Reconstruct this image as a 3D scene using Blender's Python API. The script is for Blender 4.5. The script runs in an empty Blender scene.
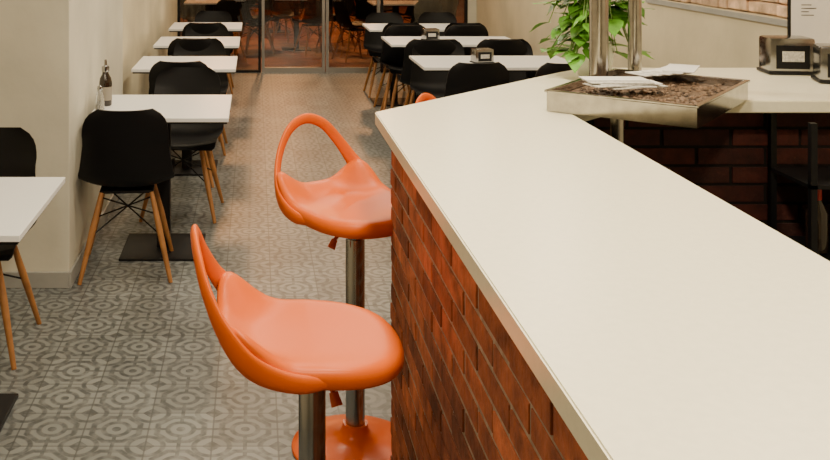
import bpy, bmesh, math, random
from mathutils import Vector, Matrix
random.seed(4)
S=bpy.context.scene
# ---------------------------------------------------------------- materials
def mat(name,col,rough=.5,metal=0,noise=0,nscale=8,bump=0,bscale=60,coat=0,emis=None,estr=0,trans=0,island=0,spec=None):
    m=bpy.data.materials.new(name);m.use_nodes=True
    nt=m.node_tree;b=nt.nodes['Principled BSDF'];L=nt.links
    c=(*col,1)
    b.inputs['Base Color'].default_value=c
    b.inputs['Roughness'].default_value=rough;b.inputs['Metallic'].default_value=metal
    b.inputs['Coat Weight'].default_value=coat
    if spec is not None:b.inputs['Specular IOR Level'].default_value=spec
    b.inputs['Transmission Weight'].default_value=trans
    if emis:
        b.inputs['Emission Color'].default_value=(*emis,1);b.inputs['Emission Strength'].default_value=estr
    tc=nt.nodes.new('ShaderNodeTexCoord')
    src=None
    if noise:
        n=nt.nodes.new('ShaderNodeTexNoise');n.inputs['Scale'].default_value=nscale;n.inputs['Detail'].default_value=5
        L.new(tc.outputs['Object'],n.inputs['Vector'])
        r=nt.nodes.new('ShaderNodeMapRange')
        r.inputs['From Min'].default_value=.3;r.inputs['From Max'].default_value=.7
        r.inputs['To Min'].default_value=1-noise;r.inputs['To Max'].default_value=1+noise
        L.new(n.outputs['Fac'],r.inputs['Value'])
        src=r.outputs['Result']
    if island:
        g=nt.nodes.new('ShaderNodeNewGeometry')
        r=nt.nodes.new('ShaderNodeMapRange')
        r.inputs['To Min'].default_value=1-island;r.inputs['To Max'].default_value=1+island
        L.new(g.outputs['Random Per Island'],r.inputs['Value'])
        if src:
            k=nt.nodes.new('ShaderNodeMath');k.operation='MULTIPLY'
            L.new(src,k.inputs[0]);L.new(r.outputs['Result'],k.inputs[1]);src=k.outputs[0]
        else: src=r.outputs['Result']
    if src:
        v=nt.nodes.new('ShaderNodeVectorMath');v.operation='SCALE'
        v.inputs[0].default_value=col;L.new(src,v.inputs['Scale'])
        L.new(v.outputs[0],b.inputs['Base Color'])
    if bump:
        n=nt.nodes.new('ShaderNodeTexNoise');n.inputs['Scale'].default_value=bscale;n.inputs['Detail'].default_value=6
        L.new(tc.outputs['Object'],n.inputs['Vector'])
        bp=nt.nodes.new('ShaderNodeBump');bp.inputs['Strength'].default_value=bump;bp.inputs['Distance'].default_value=.01
        L.new(n.outputs['Fac'],bp.inputs['Height']);L.new(bp.outputs[0],b.inputs['Normal'])
    return m
M={}
M['orange']=mat('orange_plastic',(.76,.122,.0),.38,spec=.25)
M['orange_met']=mat('orange_enamel',(.68,.10,.0),.3,spec=.3)
M['chrome']=mat('chrome',(.36,.36,.36),.18,1)
M['steel']=mat('brushed_steel',(.44,.42,.39),.17,1,noise=.15,nscale=30)
M['black']=mat('black_plastic',(.004,.004,.005),.5,spec=.25)
M['blackmet']=mat('black_metal',(.005,.005,.006),.5,spec=.3)
M['wood']=mat('beech_wood',(.36,.155,.045),.5,noise=.25,nscale=14)
M['white']=mat('white_laminate',(.86,.87,.87),.3)
M['quartz']=mat('cream_quartz',(.95,.90,.69),.28,noise=.03,nscale=60,bump=.04,bscale=200)
M['brick']=mat('red_brick',(.35,.095,.036),.85,noise=.45,nscale=16,bump=.7,bscale=45,island=.5)
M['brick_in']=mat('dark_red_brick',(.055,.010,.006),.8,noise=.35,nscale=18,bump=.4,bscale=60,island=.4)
M['mortar']=mat('lime_mortar',(.36,.27,.20),.95,noise=.3,nscale=40,bump=.5)
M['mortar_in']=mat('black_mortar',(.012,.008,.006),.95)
M['wall']=mat('limed_plaster',(.62,.555,.40),.8,noise=.13,nscale=2.2,bump=.15,bscale=25)
M['wall2']=mat('white_plaster',(.66,.635,.53),.8,noise=.10,nscale=2.5,bump=.1,bscale=25)
M['ceil']=mat('ceiling_paint',(.5,.47,.40),.9)
M['base']=mat('baseboard_stone',(.36,.36,.34),.45,noise=.1)
M['dark']=mat('dark_laminate',(.012,.009,.007),.5)
M['alu']=mat('aluminium_frame',(.40,.38,.35),.35,.9)
M['leaf']=mat('pothos_leaf',(.12,.33,.03),.35,island=.5,noise=.3,nscale=20)
M['stem']=mat('plant_stem',(.16,.28,.06),.5)
M['soil']=mat('soil',(.04,.025,.015),.95,bump=.8)
M['ceram']=mat('white_ceramic',(.75,.74,.70),.2)
M['paper']=mat('newsprint',(.55,.53,.48),.9,noise=.35,nscale=90)
M['paperw']=mat('white_paper',(.80,.79,.76),.8)
M['ink']=mat('ink',(.03,.03,.03),.8)
M['bottle']=mat('dark_bottle_glass',(.02,.012,.008),.08,coat=.5)
M['label']=mat('bottle_label',(.30,.27,.22),.7)
M['clear']=mat('clear_plastic',(.75,.75,.72),.1,trans=.8)
M['redcap']=mat('red_foil',(.5,.02,.01),.35)
M['pave']=mat('terrace_paving',(.24,.085,.035),.7,noise=.5,nscale=3)
M['street']=mat('terracotta_facade',(.22,.06,.03),.8,noise=.5,nscale=1.5)
M['beans']=mat('brown_gravel',(.17,.11,.07),.6,noise=.9,nscale=60,bump=1,bscale=90)
M['rubble']=mat('exposed_stone',(.62,.44,.30),.9,noise=.4,nscale=12,bump=1,bscale=18,island=.35)
g=bpy.data.materials.new('window_glass');g.use_nodes=True
nt=g.node_tree;nt.nodes.clear()
o=nt.nodes.new('ShaderNodeOutputMaterial');mx=nt.nodes.new('ShaderNodeMixShader')
t=nt.nodes.new('ShaderNodeBsdfTransparent');gl=nt.nodes.new('ShaderNodeBsdfGlossy')
t.inputs[0].default_value=(.85,.82,.78,1);gl.inputs['Roughness'].default_value=.02
mx.inputs[0].default_value=.08
nt.links.new(t.outputs[0],mx.inputs[1]);nt.links.new(gl.outputs[0],mx.inputs[2]);nt.links.new(mx.outputs[0],o.inputs[0])
M['glass']=g
M['lamp']=mat('lamp_diffuser',(1,.9,.75),.5,emis=(1,.85,.65),estr=4)
def floor_mat():
    m=bpy.data.materials.new('patterned_cement_tile');m.use_nodes=True
    nt=m.node_tree;L=nt.links;b=nt.nodes['Principled BSDF']
    def N(t):return nt.nodes.new(t)
    def MA(op,a,bb=None,c=None):
        n=N('ShaderNodeMath');n.operation=op
        for i,x in enumerate((a,bb,c)):
            if x is None:continue
            if isinstance(x,(int,float)):n.inputs[i].default_value=x
            else:L.new(x,n.inputs[i])
        return n.outputs[0]
    tc=N('ShaderNodeTexCoord');sp=N('ShaderNodeSeparateXYZ');L.new(tc.outputs['Object'],sp.inputs[0])
    T=.215
    u=MA('SUBTRACT',MA('FRACT',MA('DIVIDE',MA('ADD',sp.outputs[0],10.03),T)),.5)
    v=MA('SUBTRACT',MA('FRACT',MA('DIVIDE',MA('ADD',sp.outputs[1],10.0),T)),.5)
    au=MA('ABSOLUTE',u);av=MA('ABSOLUTE',v)
    def ln(a,c):return MA('SQRT',MA('ADD',MA('MULTIPLY',a,a),MA('MULTIPLY',c,c)))
    def band(d,r,w):
        mr=N('ShaderNodeMapRange');mr.interpolation_type='SMOOTHSTEP'
        mr.inputs['From Min'].default_value=w*1.35;mr.inputs['From Max'].default_value=w*.65
        L.new(MA('ABSOLUTE',MA('SUBTRACT',d,r)),mr.inputs['Value']);return mr.outputs[0]
    dc=ln(u,v)
    cu=MA('SUBTRACT',.5,au);cv=MA('SUBTRACT',.5,av)
    dk=ln(cu,cv)
    ocf=MA('MAXIMUM',MA('MAXIMUM',au,av),MA('MULTIPLY',MA('ADD',au,av),.7071))
    masks=[band(ocf,.36,.045),band(dk,.27,.04),band(dc,.20,.04),
           MA('LESS_THAN',dc,.07),MA('LESS_THAN',MA('ADD',cu,cv),.15),
           MA('MULTIPLY',MA('LESS_THAN',MA('MINIMUM',au,av),.03),MA('GREATER_THAN',dc,.2))]
    acc=masks[0]
    for k in masks[1:]:acc=MA('MAXIMUM',acc,k)
    n=N('ShaderNodeTexNoise');n.inputs['Scale'].default_value=28;n.inputs['Detail'].default_value=6
    L.new(tc.outputs['Object'],n.inputs['Vector'])
    mr=N('ShaderNodeMapRange');mr.inputs['From Min'].default_value=.35;mr.inputs['From Max'].default_value=.6
    mr.inputs['To Min'].default_value=.3;mr.inputs['To Max'].default_value=.95
    L.new(n.outputs['Fac'],mr.inputs['Value'])
    fac=MA('MULTIPLY',acc,mr.outputs[0])
    mix=N('ShaderNodeMix');mix.data_type='RGBA'
    mix.inputs[6].default_value=(.190,.202,.196,1);mix.inputs[7].default_value=(.058,.063,.064,1)
    L.new(fac,mix.inputs[0])
    grout=MA('MULTIPLY',MA('GREATER_THAN',MA('MAXIMUM',au,av),.487),.7)
    mix2=N('ShaderNodeMix');mix2.data_type='RGBA';mix2.inputs[7].default_value=(.055,.057,.056,1)
    L.new(grout,mix2.inputs[0]);L.new(mix.outputs[2],mix2.inputs[6])
    n2=N('ShaderNodeTexNoise');n2.inputs['Scale'].default_value=1.4;n2.inputs['Detail'].default_value=4
    L.new(tc.outputs['Object'],n2.inputs['Vector'])
    mr2=N('ShaderNodeMapRange');mr2.inputs['To Min'].default_value=.7;mr2.inputs['To Max'].default_value=1.3
    L.new(n2.outputs['Fac'],mr2.inputs['Value'])
    wn=N('ShaderNodeTexWhiteNoise');wn.noise_dimensions='2D'
    fl=N('ShaderNodeCombineXYZ')
    L.new(MA('FLOOR',MA('DIVIDE',MA('ADD',sp.outputs[0],10.03),T)),fl.inputs[0])
    L.new(MA('FLOOR',MA('DIVIDE',MA('ADD',sp.outputs[1],10.0),T)),fl.inputs[1])
    L.new(fl.outputs[0],wn.inputs['Vector'])
    tone=MA('MULTIPLY',mr2.outputs[0],MA('ADD',.82,MA('MULTIPLY',wn.outputs['Value'],.36)))
    sc=N('ShaderNodeVectorMath');sc.operation='SCALE'
    L.new(mix2.outputs[2],sc.inputs[0]);L.new(tone,sc.inputs['Scale'])
    L.new(sc.outputs[0],b.inputs['Base Color'])
    b.inputs['Roughness'].default_value=.38
    return m
M['floor']=floor_mat()
# ---------------------------------------------------------------- mesh builder
class MB:
    def __init__(s):s.v=[];s.f=[];s.m=[];s.mats=[]
    def mi(s,k):
        if k not in s.mats:s.mats.append(k)
        return s.mats.index(k)
    def add(s,vs,fs,k):
        o=len(s.v);s.v+= [tuple(x) for x in vs];i=s.mi(k)
        for f in fs:s.f.append(tuple(o+j for j in f));s.m.append(i)
    def box(s,lo,hi,k,bev=0,mtx=None):
        if bev:
            bm=bmesh.new();bmesh.ops.create_cube(bm,size=1)
            c=[(lo[i]+hi[i])/2 for i in range(3)];d=[hi[i]-lo[i] for i in range(3)]
            for v in bm.verts:v.co=Vector([c[i]+v.co[i]*d[i] for i in range(3)])
            bmesh.ops.bevel(bm,geom=bm.edges[:],offset=bev,segments=2,affect='EDGES',profile=.6)
            vs=[v.co.copy() for v in bm.verts];bm.verts.index_update()
            fs=[[v.index for v in f.verts] for f in bm.faces];bm.free()
        else:
            x0,y0,z0=lo;x1,y1,z1=hi
            vs=[Vector(p) for p in [(x0,y0,z0),(x1,y0,z0),(x1,y1,z0),(x0,y1,z0),(x0,y0,z1),(x1,y0,z1),(x1,y1,z1),(x0,y1,z1)]]
            fs=[(0,3,2,1),(4,5,6,7),(0,1,5,4),(1,2,6,5),(2,3,7,6),(3,0,4,7)]
        if mtx:vs=[mtx@v for v in vs]
        s.add(vs,fs,k)
    def cyl(s,p,q,r1,r2,k,n=20,cap=True):
        p=Vector(p);q=Vector(q);d=(q-p).normalized()
        a=Vector((1,0,0)) if abs(d.x)<.9 else Vector((0,1,0))
        u=d.cross(a).normalized();w=d.cross(u)
        vs=[];
        for c,r in((p,r1),(q,r2)):
            for i in range(n):
                t=2*math.pi*i/n;vs.append(c+u*math.cos(t)*r+w*math.sin(t)*r)
        fs=[(i,(i+1)%n,n+(i+1)%n,n+i) for i in range(n)]
        if cap:fs+= [tuple(range(n-1,-1,-1)),tuple(range(n,2*n))]
        s.add(vs,fs,k)
    def lathe(s,prof,c,k,n=40):
        vs=[];c=Vector(c)
        for r,z in prof:
            for i in range(n):
                t=2*math.pi*i/n;vs.append(c+Vector((r*math.cos(t),r*math.sin(t),z)))
        fs=[]
        for j in range(len(prof)-1):
            for i in range(n):
                fs.append((j*n+i,j*n+(i+1)%n,(j+1)*n+(i+1)%n,(j+1)*n+i))
        fs.append(tuple(range(n-1,-1,-1)));m=(len(prof)-1)*n;fs.append(tuple(range(m,m+n)))
        s.add(vs,fs,k)
    def prism(s,poly,z0,z1,k):
        n=len(poly);vs=[(x,y,z0) for x,y in poly]+[(x,y,z1) for x,y in poly]
        fs=[tuple(range(n-1,-1,-1)),tuple(range(n,2*n))]+[(i,(i+1)%n,n+(i+1)%n,n+i) for i in range(n)]
        s.add(vs,fs,k)
    def mesh(s,name,smooth=True,angle=35):
        me=bpy.data.meshes.new(name);me.from_pydata(s.v,[],s.f)
        for k in s.mats:me.materials.append(M[k])
        for p,i in zip(me.polygons,s.m):p.material_index=i
        bm=bmesh.new();bm.from_mesh(me);bmesh.ops.recalc_face_normals(bm,faces=bm.faces)
        for f in bm.faces:f.smooth=smooth
        if smooth:
            for e in bm.edges:
                if len(e.link_faces)==2 and e.calc_face_angle(0)>math.radians(angle):e.smooth=False
        bm.to_mesh(me);bm.free();me.update()
        return me
def ob(me,name,loc=(0,0,0),rz=0,parent=None,sc=None):
    o=bpy.data.objects.new(name,me);S.collection.objects.link(o)
    o.location=loc;o.rotation_euler=(0,0,rz)
    if sc:o.scale=sc
    if parent:o.parent=parent
    return o
def catmull(P,n):
    P=[Vector(p) for p in P];P=[2*P[0]-P[1]]+P+[2*P[-1]-P[-2]]
    out=[]
    for i in range(1,len(P)-2):
        for j in range(n):
            t=j/n;a,b,c,d=P[i-1:i+3]
            out.append(.5*((2*b)+(c-a)*t+(2*a-5*b+4*c-d)*t*t+(3*b-a-3*c+d)*t**3))
    out.append(P[-2]);return out
# ---------------------------------------------------------------- room
def simple(name,lo,hi,k,bev=0):
    b=MB();b.box(lo,hi,k,bev);return ob(b.mesh(name,False),name)
YE=11.6;XR=2.65;H=3.0
simple('floor',(-2.3,-2.6,-.1),(XR+.1,YE+.06,0),'floor')
simple('ceiling',(-2.3,-2.6,H),(XR+.1,YE+.1,H+.1),'ceil')
simple('wall_left',(-2.4,-2.6,0),(-2.3,4.52,H),'wall')
PX=-.87
b=MB();b.box((-2.3,4.52,0),(PX,6.35,H),'wall2',.004);ob(b.mesh('p',False),'wall_pillar')
simple('wall_left_far',(-1.05,6.35,0),(-.93,YE,H),'wall')
simple('wall_back',(-2.4,-2.7,0),(XR+.1,-2.6,H),'wall')
b=MB();b.box((XR,-2.6,0),(XR+.1,YE,1.225),'wall');b.box((XR,-2.6,2.4),(XR+.1,YE,H),'wall')
b.box((XR,6.5,1.225),(XR+.1,YE,2.4),'wall');b.box((XR,-2.6,1.225),(XR+.1,2.5,2.4),'wall')
b.box((XR+.06,2.5,1.225),(XR+.1,6.5,2.4),'rubble')
for r in range(17):
    z=1.228+r*.069;y=2.5-random.random()*.2
    while y<6.5:
        l=random.uniform(.07,.22);y0=max(y,2.5);y1=min(y+l,6.5)
        if y1-y0>.03:b.box((XR+.02+random.random()*.025,y0+.004,z+random.uniform(.001,.008)),(XR+.07,y1-.004,z+.069-random.uniform(.001,.008)),'rubble',.009)
        y+=l
ob(b.mesh('p',False),'wall_right')
simple('trim_1',(XR-.012,2.48,1.195),(XR,6.52,1.225),'base')
simple('baseboard_pillar_front',(-2.3,4.505,0),(PX,4.52,.075),'base',.003)
simple('baseboard_pillar_side',(PX,4.505,0),(PX+.012,6.35,.075),'base',.003)
simple('baseboard_left_far',(-.93,6.35,0),(-.915,YE-.1,.075),'base')
simple('baseboard_right',(XR-.015,4.1,0),(XR,YE-.1,.075),'base')
def glazed(name,x0,x1,st=.035,rail=.06,k='alu'):
    b=MB();y0,y1=YE-.03,YE+.03
    b.box((x0,y0,0),(x0+st,y1,2.6),k);b.box((x1-st,y0,0),(x1,y1,2.6),k)
    b.box((x0+st,y0,0),(x1-st,y1,rail),k);b.box((x0+st,y0,2.54),(x1-st,y1,2.6),k)
    b.box((x0+st,YE-.005,rail),(x1-st,YE+.005,2.54),'glass')
    return ob(b.mesh('p',False),name)
glazed('window_1',-.93,.07,.03,.03,'blackmet')
glazed('door_1',.08,.84)
glazed('door_2',.85,1.50)
glazed('window_2',1.51,2.55,.03,.03,'blackmet')
simple('wall_end',(-1.05,YE-.05,2.6),(XR,YE+.1,H),'wall')
simple('wall_end_right',(2.55,YE-.05,0),(XR,YE+.1,2.6),'wall2')
simple('terrace_ground',(-5,YE+.06,-.1),(8,22,-.005),'pave')
simple('street_facade',(-5,22,-.1),(8,22.2,5),'street')
# ---------------------------------------------------------------- chair
def chair_mesh():
    b=MB()
    prof=catmull([(0,.235,.425),(0,.20,.445),(0,.05,.435),(0,-.10,.43),(0,-.175,.465),(0,-.215,.56),(0,-.245,.70),(0,-.27,.825)],5)
    nv=len(prof);nu=16
    def halfw(t):
        if t<.12: w=.20+.03*math.sqrt(t/.12)
        elif t<.6: w=.23
        elif t<.8: w=.23-.025*((t-.6)/.2)
        else:
            k=(t-.8)/.2; w=.205*math.sqrt(max(0,1-(k*.88)**4))
        return w
    front=[];back=[]
    for j,p in enumerate(prof):
        t=j/(nv-1);w=halfw(t)
        a=prof[max(0,j-1)];c=prof[min(nv-1,j+1)];d=(c-a).normalized()
        nrm=Vector((0,d.z,-d.y))
        for i in range(nu+1):
            u=-1+2*i/nu
            cup=.045*abs(u)**2.4*(1 if t>.1 else t/.1)*(1.0 if t<.85 else .6)
            q=p+Vector((u*w,0,0))+nrm*cup
            front.append(q+nrm*.004);back.append(q-nrm*.005)
    n=nu+1;fs=[]
    for j in range(nv-1):
        for i in range(nu):
            fs.append((j*n+i,j*n+i+1,(j+1)*n+i+1,(j+1)*n+i))
    o=nv*n
    fs2=[tuple(o+x for x in f[::-1]) for f in fs]
    rim=[i for i in range(n)]+[j*n+nu for j in range(1,nv)]+[(nv-1)*n+i for i in range(nu-1,-1,-1)]+[j*n for j in range(nv-2,0,-1)]
    fr=[(rim[i],rim[(i+1)%len(rim)],o+rim[(i+1)%len(rim)],o+rim[i]) for i in range(len(rim))]
    b.add(front+back,fs+fs2+fr,'black')
    for sx in(-1,1):
        for sy in(-1,1):
            top=Vector((sx*.12,sy*.11-.01,.405));bot=Vector((sx*.215,sy*.215-.01,0))
            mid=top.lerp(bot,.42)
            b.cyl(top,mid,.011,.016,'wood',12);b.cyl(mid,bot,.016,.010,'wood',12)
        b.cyl((sx*.12,-.12,.40),(sx*.12,.10,.40),.008,.008,'blackmet',8)
    for a in((-1,1),(1,1)):
        b.cyl((a[0]*.165,-.17,.21),(-a[0]*.125,.105,.385),.004,.004,'blackmet',8)
        b.cyl((a[0]*.165,.15,.21),(-a[0]*.125,-.125,.385),.004,.004,'blackmet',8)
    b.box((-.13,-.12,.398),(.13,.105,.412),'blackmet',.003)
    b.lathe([(.03,.405),(.03,.428)],(0,0,0),'blackmet',12)
    return b.mesh('dining_chair')
CH=chair_mesh()
def chair(x,y,deg=0):return ob(CH,'dining_chair',(x,y,0),math.radians(deg))
# ---------------------------------------------------------------- tables
def table_mesh(wx,wy):
    b=MB()
    b.box((-wx/2,-wy/2,.73),(wx/2,wy/2,.75),'white',.002)
    b.box((-wx/2+.008,-wy/2+.008,.72),(wx/2-.008,wy/2-.008,.73),'blackmet')
    xs=[0] if wx<.9 else [-wx/4,wx/4]
    for x in xs:
        b.box((x-.21,-.21,0),(x+.21,.21,.012),'blackmet',.003)
        b.box((x-.035,-.035,.012),(x+.035,.035,.70),'blackmet',.004)
        b.box((x-.18,-.02,.695),(x+.18,.02,.718),'blackmet');b.box((x-.02,-.18,.695),(x+.02,.18,.718),'blackmet')
    return b.mesh('dining_table',False)
T1=table_mesh(.7,.7);T2=table_mesh(1.1,.64)
def table(me,x,y):return ob(me,'dining_table',(x,y,0))
table(T1,-1.055,3.24)
TY=[5.09,6.82,8.2,9.6]
for y in TY:table(T1,-.48,y)
chair(-1.13,3.87,180)
chair(-.63,4.79,4);chair(-.43,5.74,176)
chair(-.49,6.53,0);chair(-.44,7.42,180)
chair(-.50,7.92,2);chair(-.45,8.78,180)
chair(-.48,9.28,0);chair(-.45,10.22,180)
RY=[6.88,8.25,9.5]
for i,y in enumerate(RY):
    x0=1.70-.03*i
    table(T2,x0,y)
    for x in(x0-.27,x0+.28):
        chair(x,y-.42+random.uniform(-.04,.02),random.uniform(-6,6));chair(x,y+.50+random.uniform(-.02,.05),180+random.uniform(-6,6))
def napkin_mesh():
    b=MB();b.box((-.085,-.06,0.001),(.085,.06,.125),'chrome',.012)
    b.box((-.062,-.0615,.02),(.062,-.0605,.10),'blackmet');b.box((-.09,-.065,0.001),(.09,.065,.012),'blackmet',.003)
    b.box((-.04,-.066,.045),(.04,-.061,.08),'paper')
    return b.mesh('napkin_dispenser',True)
ND=napkin_mesh()
ob(ND,'napkin_dispenser',(1.60,6.8,.75),.2,sc=(.8,.8,.8));ob(ND,'napkin_dispenser',(1.5,8.25,.75),.1,sc=(.8,.8,.8))
b=MB();b.lathe([(.03,0),(.034,.006),(.034,.12),(.030,.145),(.018,.165),(.016,.185),(.010,.19)],(0,0,0),'bottle',24)
b.lathe([(.0345,.03),(.0345,.10)],(0,0,0),'label',24)
b.lathe([(.019,.178),(.020,.182),(.020,.205),(.008,.212),(.007,.24),(.004,.243)],(0,0,0),'chrome',24)
ob(b.mesh('p'),'oil_bottle',(-.79,5.1,.75))
b=MB();b.lathe([(.022,0),(.024,.004),(.020,.08),(.012,.10)],(0,0,0),'clear',20);b.lathe([(.013,.10),(.015,.105),(.013,.12),(.004,.125)],(0,0,0),'chrome',20)
ob(b.mesh('p'),'salt_shaker',(-.80,4.98,.75))
# ---------------------------------------------------------------- bar stool
def stool(x,y,zs,deg,levdeg):
    root=bpy.data.objects.new('bar_stool',None);S.collection.objects.link(root);root.location=(x,y,0);root.rotation_euler=(0,0,math.radians(deg))
    b=MB();n=96
    def R(a):
        c,s=abs(math.cos(a)),abs(math.sin(a));e=2.5
        return .2/((c**e+s**e)**(1/e))
    rows=[(.0,-.012),(.15,-.012),(.3,-.011),(.45,-.009),(.6,-.006),(.72,-.003),(.82,0),(.9,.001),(.96,-.001),(1.0,-.008),(1.015,-.02),(1.01,-.034),(.98,-.044),(.95,-.040),(.90,-.028),(.8,-.022),(.5,-.028),(.3,-.032),(.1,-.032)]
    vs=[];
    for j,(r,z) in enumerate(rows):
        for i in range(n):
            a=2*math.pi*i/n
            d=abs(a-math.pi)
            dd=math.degrees(d)
            w=0
            if dd<100:
                w=math.exp(-((dd-42)/18)**2)*.080+.030*math.exp(-(dd/38)**2)
            k=max(0,(r-.68)/.32)**1.6
            rr=r*R(a)*(1+ 2.0*k*w)
            zz=z+w*k-.012*max(0,math.cos(a))*r*r
            vs.append(Vector((rr*math.cos(a),rr*math.sin(a),zz)))
    fs=[]
    for j in range(len(rows)-1):
        for i in range(n):fs.append((j*n+i,j*n+(i+1)%n,(j+1)*n+(i+1)%n,(j+1)*n+i))
    b.add(vs,fs,'orange')
    ob(b.mesh('seat',angle=80),'seat',(0,0,zs),0,root)
    b=MB()
    half=[(.05,.190,-.030),(-.06,.203,-.026),(-.15,.192,.005),(-.207,.162,.068),(-.243,.122,.140),(-.262,.068,.202),(-.268,0,.226)]
    full=half+[(p[0],-p[1],p[2]) for p in half[-2::-1]]
    path=catmull(full,8);m=16;vs=[];N=len(path)
    for j,p in enumerate(path):
        tg=(path[min(N-1,j+1)]-path[max(0,j-1)]).normalized()
        out=Vector((p.x+.02,p.y,0)).normalized()
        thin=(out-tg*out.dot(tg)).normalized();wide=tg.cross(thin).normalized()
        e=min(j,N-1-j)
        s=min(1,e/9+.3)
        ww=.018+.010*math.exp(-((e-18)/9)**2)
        for i in range(m):
            t=2*math.pi*i/m
            vs.append(p+thin*math.cos(t)*.009*s+wide*math.sin(t)*ww*s)
    fs=[(j*m+i,j*m+(i+1)%m,(j+1)*m+(i+1)%m,(j+1)*m+i) for j in range(N-1) for i in range(m)]
    fs+=[tuple(range(m)),tuple(range((N-1)*m,N*m))]
    b.add(vs,fs,'orange');ob(b.mesh('backrest_loop',angle=80),'backrest_loop',(0,0,zs),0,root)
    b=MB()
    b.lathe([(.20,0),(.205,.004),(.203,.010),(.185,.018),(.13,.028),(.075,.040),(.05,.055),(.042,.07),(.040,.085)],(0,0,0),'orange_met',56)
    ob(b.mesh('base'),'base',(0,0,0),0,root)
    b=MB()
    b.lathe([(.031,.08),(.031,zs-.12),(.029,zs-.115)],(0,0,0),'chrome',32)
    b.lathe([(.025,zs-.12),(.025,zs-.07)],(0,0,0),'chrome',32)
    b.lathe([(.032,zs-.085),(.06,zs-.045),(.09,zs-.034)],(0,0,0),'blackmet',32)
    ob(b.mesh('column'),'column',(0,0,0),0,root)
    b=MB()
    pts=[(.025,0,zs-.07),(.06,0,zs-.085),(.085,0,zs-.105),(.10,0,zs-.13)]
    for p,q in zip(pts[:-1],pts[1:]):b.cyl(p,q,.006,.006,'orange_met',10)
    b.cyl(pts[-2],pts[-1],.010,.013,'orange_met',12)
    ob(b.mesh('height_lever'),'height_lever',(0,0,0),math.radians(levdeg-deg),root)
    return root
stool(.13,2.2,.748,4,-60)
stool(.322,3.1,.792,-57,215)
stool(.94,4.02,.72,-40,200)
# ---------------------------------------------------------------- bar
bar=bpy.data.objects.new('bar_counter',None);S.collection.objects.link(bar)
poly=[(.373,-1.0),(.373,3.0),(1.22,3.87),(1.37,4.0),(XR-.005,4.0),(XR-.005,3.2),(1.2,3.2),(.975,2.98),(.965,-1.0)]
poly=poly[::-1]
b=MB();b.prism(poly,1.06,1.10,'quartz');me=b.mesh('p',False)
bm=bmesh.new();bm.from_mesh(me);bmesh.ops.bevel(bm,geom=bm.edges[:],offset=.003,segments=2,affect='EDGES');bm.to_mesh(me);bm.free()
ob(me,'countertop',parent=bar)
core=[(.435,-.95),(.435,2.955),(1.235,3.775),(1.38,3.9),(XR-.01,3.9),(XR-.01,3.36),(1.15,3.36),(.90,3.1),(.90,-.95)]
b=MB();b.prism(core[::-1],.0,1.06,'mortar');ob(b.mesh('p',False),'bar_core',parent=bar)
def brick_run(b,p,q,nrm,z0,z1,rh=.050,bl=.215,k='brick'):
    p=Vector((*p,0));q=Vector((*q,0));d=(q-p);L=d.length;d.normalize();nrm=Vector((*nrm,0)).normalized()
    rows=int((z1-z0)/rh+.001)
    M4=Matrix.Identity(4)
    for i in range(3):M4[i][0]=d[i];M4[i][1]=nrm[i];M4[i][2]=(0,0,1)[i];M4[i][3]=p[i]
    for r in range(rows):
        x=-(r%2)*bl/2-.0
        while x<L:
            x0=max(x,0);x1=min(x+bl,L)
            if x1-x0>.02:
                pr=random.uniform(0,.004)
                b.box((x0+.006,-.02,z0+r*rh+.0055),(x1-.006,.002+pr,z0+(r+1)*rh-.0055),k,.002,M4)
            x+=bl
b=MB()
brick_run(b,(.420,-.95),(.420,2.96),(-1,0),.005,1.058,.0585,.23)
brick_run(b,(.435,2.955),(1.235,3.775),(-1,1),.005,1.058,.0585,.23)
brick_run(b,(1.38,3.9),(XR-.02,3.9),(0,1),.005,1.058,.0585,.23)
b.box((.4195,-.95,0),(.436,2.957,1.058),'mortar')
ob(b.mesh('p',False),'brick_cladding',parent=bar)
b=MB()
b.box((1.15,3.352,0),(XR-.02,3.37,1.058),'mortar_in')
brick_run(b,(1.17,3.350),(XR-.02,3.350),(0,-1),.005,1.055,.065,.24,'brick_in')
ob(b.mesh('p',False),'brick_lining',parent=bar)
b=MB();b.box((.90,-.95,.0),(.915,3.08,1.055),'dark');ob(b.mesh('p',False),'inner_panel',parent=bar)
# ---------------------------------------------------------------- tray
tr=bpy.data.objects.new('steel_planter_tray',None);S.collection.objects.link(tr)
RT=Matrix.Translation((1.275,3.11,1.102))@Matrix.Rotation(math.radians(51),4,'Z')
W,D=.31,.22
b=MB()
b.box((-W,-D,0),(W,D,.006),'steel',0,RT)
b.box((-W,-D,0.006),(W,-D+.004,.062),'steel',0,RT);b.box((-W,D-.004,.006),(W,D,.062),'steel',0,RT)
b.box((-W,-D+.004,.006),(-W+.004,D-.004,.062),'steel',0,RT);b.box((W-.004,-D+.004,.006),(W,D-.004,.062),'steel',0,RT)
for (lo,hi) in(((-W-.006,-D-.006,.058),(W+.006,-D+.008,.066)),((-W-.006,D-.008,.058),(W+.006,D+.006,.066)),((-W-.006,-D,.058),(-W+.008,D,.066)),((W-.008,-D,.058),(W+.006,D,.066))):
    b.box(lo,hi,'steel',.002,RT)
ob(b.mesh('p',False),'tray',parent=tr)
b=MB();b.box((-W+.006,-D+.006,.006),(W-.006,D-.006,.040),'beans',0,RT)
for i in range(420):
    p=RT@Vector((random.uniform(-W+.02,W-.02),random.uniform(-D+.02,D-.02),.042));r=random.uniform(.005,.010)
    b.lathe([(r*.6,-r*.5),(r,0),(r*.6,r*.5)],p,'beans',6)
ob(b.mesh('p'),'gravel',parent=tr)
b=MB();b.cyl((1.10,2.93,.0),(1.10,2.93,1.10),.020,.020,'steel');ob(b.mesh('p'),'support_leg',parent=tr)
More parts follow.
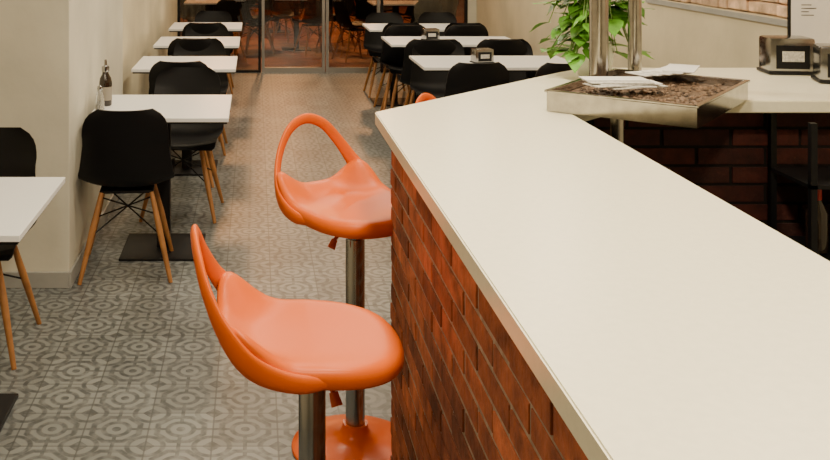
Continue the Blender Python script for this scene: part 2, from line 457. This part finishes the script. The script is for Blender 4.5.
for (x,y,r,nm) in((1.19,3.34,.032,'post_1'),(1.385,3.52,.024,'post_2')):
    b=MB();z0=1.102
    b.lathe([(r+.025,z0+.0),(r+.025,z0+.012),(r,z0+.02),(r,2.995)],(x,y,0),'steel',32);ob(b.mesh('p'),nm,parent=tr)
b=MB()
for i in range(6):
    a=math.radians(random.uniform(-12,14)+4)
    mt=Matrix.Translation((1.13+random.uniform(-.03,.09),3.04+random.uniform(0,.10),1.170+i*.0035))@Matrix.Rotation(a,4,'Z')
    b.box((-.10,-.04,0),(.10,.04,.003),'paperw' if i%2 else 'paper',0,mt)
for i in range(5):
    mt=Matrix.Translation((1.40+.02*i,3.35,1.170+i*.004))@Matrix.Rotation(math.radians(20+10*i),4,'Z')
    b.box((-.10,-.05,0),(.10,.05,.003),'paperw',0,mt)
ob(b.mesh('p',False),'paper_leaflets')
# plant
pl=bpy.data.objects.new('potted_pothos',None);S.collection.objects.link(pl);pl.location=(1.31,3.73,1.102)
b=MB();b.lathe([(.055,0),(.06,.004),(.078,.13),(.082,.135),(.082,.145),(.074,.145),(.070,.13)],(0,0,0),'ceram',36);ob(b.mesh('p'),'pot',parent=pl)
b=MB();b.lathe([(.068,.12),(.068,.132)],(0,0,0),'soil',24);ob(b.mesh('p'),'soil',parent=pl)
bs=MB();bl=MB()
def leaf(b,p,dirv,size):
    d=dirv.normalized();side=d.cross(Vector((0,0,1)))
    if side.length<.1:side=Vector((1,0,0))
    side.normalize();up=side.cross(d)
    out=[(0,0),(.10,.28),(.02+.25,.42),(.5,.38),(.75,.2),(1,0)]
    vs=[];fs=[]
    n=len(out)
    for k,(l,w) in enumerate(out):
        dr=-.25*l*l
        vs.append(p+d*l*size+up*(dr*size))
        vs.append(p+d*(l-.08)*size+side*w*size*.9+up*(dr+.16*w)*size)
        vs.append(p+d*(l-.08)*size-side*w*size*.9+up*(dr+.16*w)*size)
    for k in range(n-1):
        a=3*k;c=3*(k+1)
        fs.append((a,a+1,c+1,c));fs.append((a,c,c+2,a+2))
    b.add(vs,fs,'leaf')
for i in range(80):
    az=random.uniform(0,2*math.pi);rad=random.uniform(.06,.17);h=random.uniform(.15,.44)
    droop=random.random()<.5
    p0=Vector((random.uniform(-.04,.04),random.uniform(-.04,.04),.13))
    top=Vector((math.cos(az)*rad*.6,math.sin(az)*rad*.6,h))
    end=Vector((math.cos(az)*rad,math.sin(az)*rad,max(.10,h-(.16 if droop else .0))))
    pts=catmull([p0,p0.lerp(top,.5)+Vector((0,0,.04)),top,end],5)
    for a,c in zip(pts[:-1],pts[1:]):bs.cyl(a,c,.002,.002,'stem',6,False)
    for k in(len(pts)-1,len(pts)-5,len(pts)-8):
        a2=az+random.uniform(-1.1,1.1)
        leaf(bl,pts[k],Vector((math.cos(a2),math.sin(a2),random.uniform(-.7,.5))),random.uniform(.06,.105))
ob(bs.mesh('p'),'stems',parent=pl);ob(bl.mesh('p',angle=80),'leaves',parent=pl)
ob(ND,'napkin_dispenser',(2.115,3.84,1.102),-.12,sc=(1,1,1.15));ob(ND,'napkin_dispenser',(2.19,3.60,1.102),-.3,sc=(1,1,1.1))
b=MB();b.box((-.14,-.006,0.002),(.14,.006,.42),'blackmet',.002);b.box((-.13,-.008,.10),(.13,-.006,.41),'paperw')
for i,w in enumerate((.05,.03,.06,.04)):b.box((-.09,-.009,.22+i*.014),(-.09+w,-.008,.223+i*.014),'ink')
ob(b.mesh('p',False),'menu_board',(2.33,3.96,1.10),-.05)
# bottle rack
b=MB()
for x in(1.78,2.5):
    for y in(3.08,3.32):b.box((x-.010,y-.010,0),(x+.010,y+.010,1.05),'blackmet')
for z in(.12,.36,.60,.84):b.box((1.77,3.07,z),(2.51,3.33,z+.012),'blackmet')
rk=ob(b.mesh('p',False),'bottle_rack')
b=MB();
for z in(.374,.614):
    for i in range(7):
        c=(1.84+i*.098,3.16,z)
        b.lathe([(.03,0),(.034,.004),(.034,.13),(.014,.17),(.013,.21)],c,'bottle',18);b.lathe([(.0145,.17),(.0145,.215)],c,'redcap',18)
ob(b.mesh('p'),'wine_bottles')
for(x,y) in((-.6,13.2),(.6,14.0),(1.9,13.0),(2.2,15.2),(.4,16.5),(-.8,16.0)):
    ob(T1,'terrace_table',(x,y,-.005))
    for a in(0,90,180,270):
        r=math.radians(a+20);ob(CH,'terrace_chair',(x+math.sin(r)*.62,y-math.cos(r)*.62,-.005),r)
# ---------------------------------------------------------------- lights
def area(x,y,e,size=.35,col=(1,.85,.62),z=2.93):
    l=bpy.data.lights.new('ceiling_lamp_light','AREA');l.shape='DISK';l.size=size;l.energy=e;l.color=col
    o=bpy.data.objects.new('ceiling_lamp_light',l);S.collection.objects.link(o);o.location=(x,y,z)
    b=MB();b.lathe([(size/2+.02,-.0),(size/2+.02,.05)],(0,0,0),'alu',24);b.lathe([(size/2,-.005),(size/2,-.001)],(0,0,0),'lamp',24)
    ob(b.mesh('p'),'ceiling_lamp',(x,y,2.945))
    return o
for y,e in((.6,62),(2.2,50),(3.8,28),(5.6,22),(7.6,23),(9.6,24)):
    area(.75 if y!=2.2 else .6,y,e,.25)
for y in(1.5,4.6,7.0,9.5):area(-.45 if y>4 else -1.0,y,18)
for y in(6.5,9.0):area(2.0,y,15)
area(2.0,3.6,10)
for(x,y,e) in((-.5,14,260),(2,16,300),(0.5,19,300)):
    l=bpy.data.lights.new('terrace_lamp','POINT');l.energy=e;l.color=(1,.47,.17);l.shadow_soft_size=.15
    o=bpy.data.objects.new('terrace_lamp',l);S.collection.objects.link(o);o.location=(x,y,3.2)
w=bpy.data.worlds.new('World');S.world=w;w.use_nodes=True
w.node_tree.nodes['Background'].inputs[0].default_value=(.9,.75,.55,1);w.node_tree.nodes['Background'].inputs[1].default_value=.03
# ---------------------------------------------------------------- camera
cam=bpy.data.cameras.new('camera');co=bpy.data.objects.new('camera',cam);S.collection.objects.link(co);S.camera=co
f=965.;cam.sensor_width=36;cam.lens=f/830*36
co.location=(0,0,1.65);co.rotation_euler=(math.radians(90),0,0)
cam.shift_x=(415-255)/830;cam.shift_y=-(230+65)/830
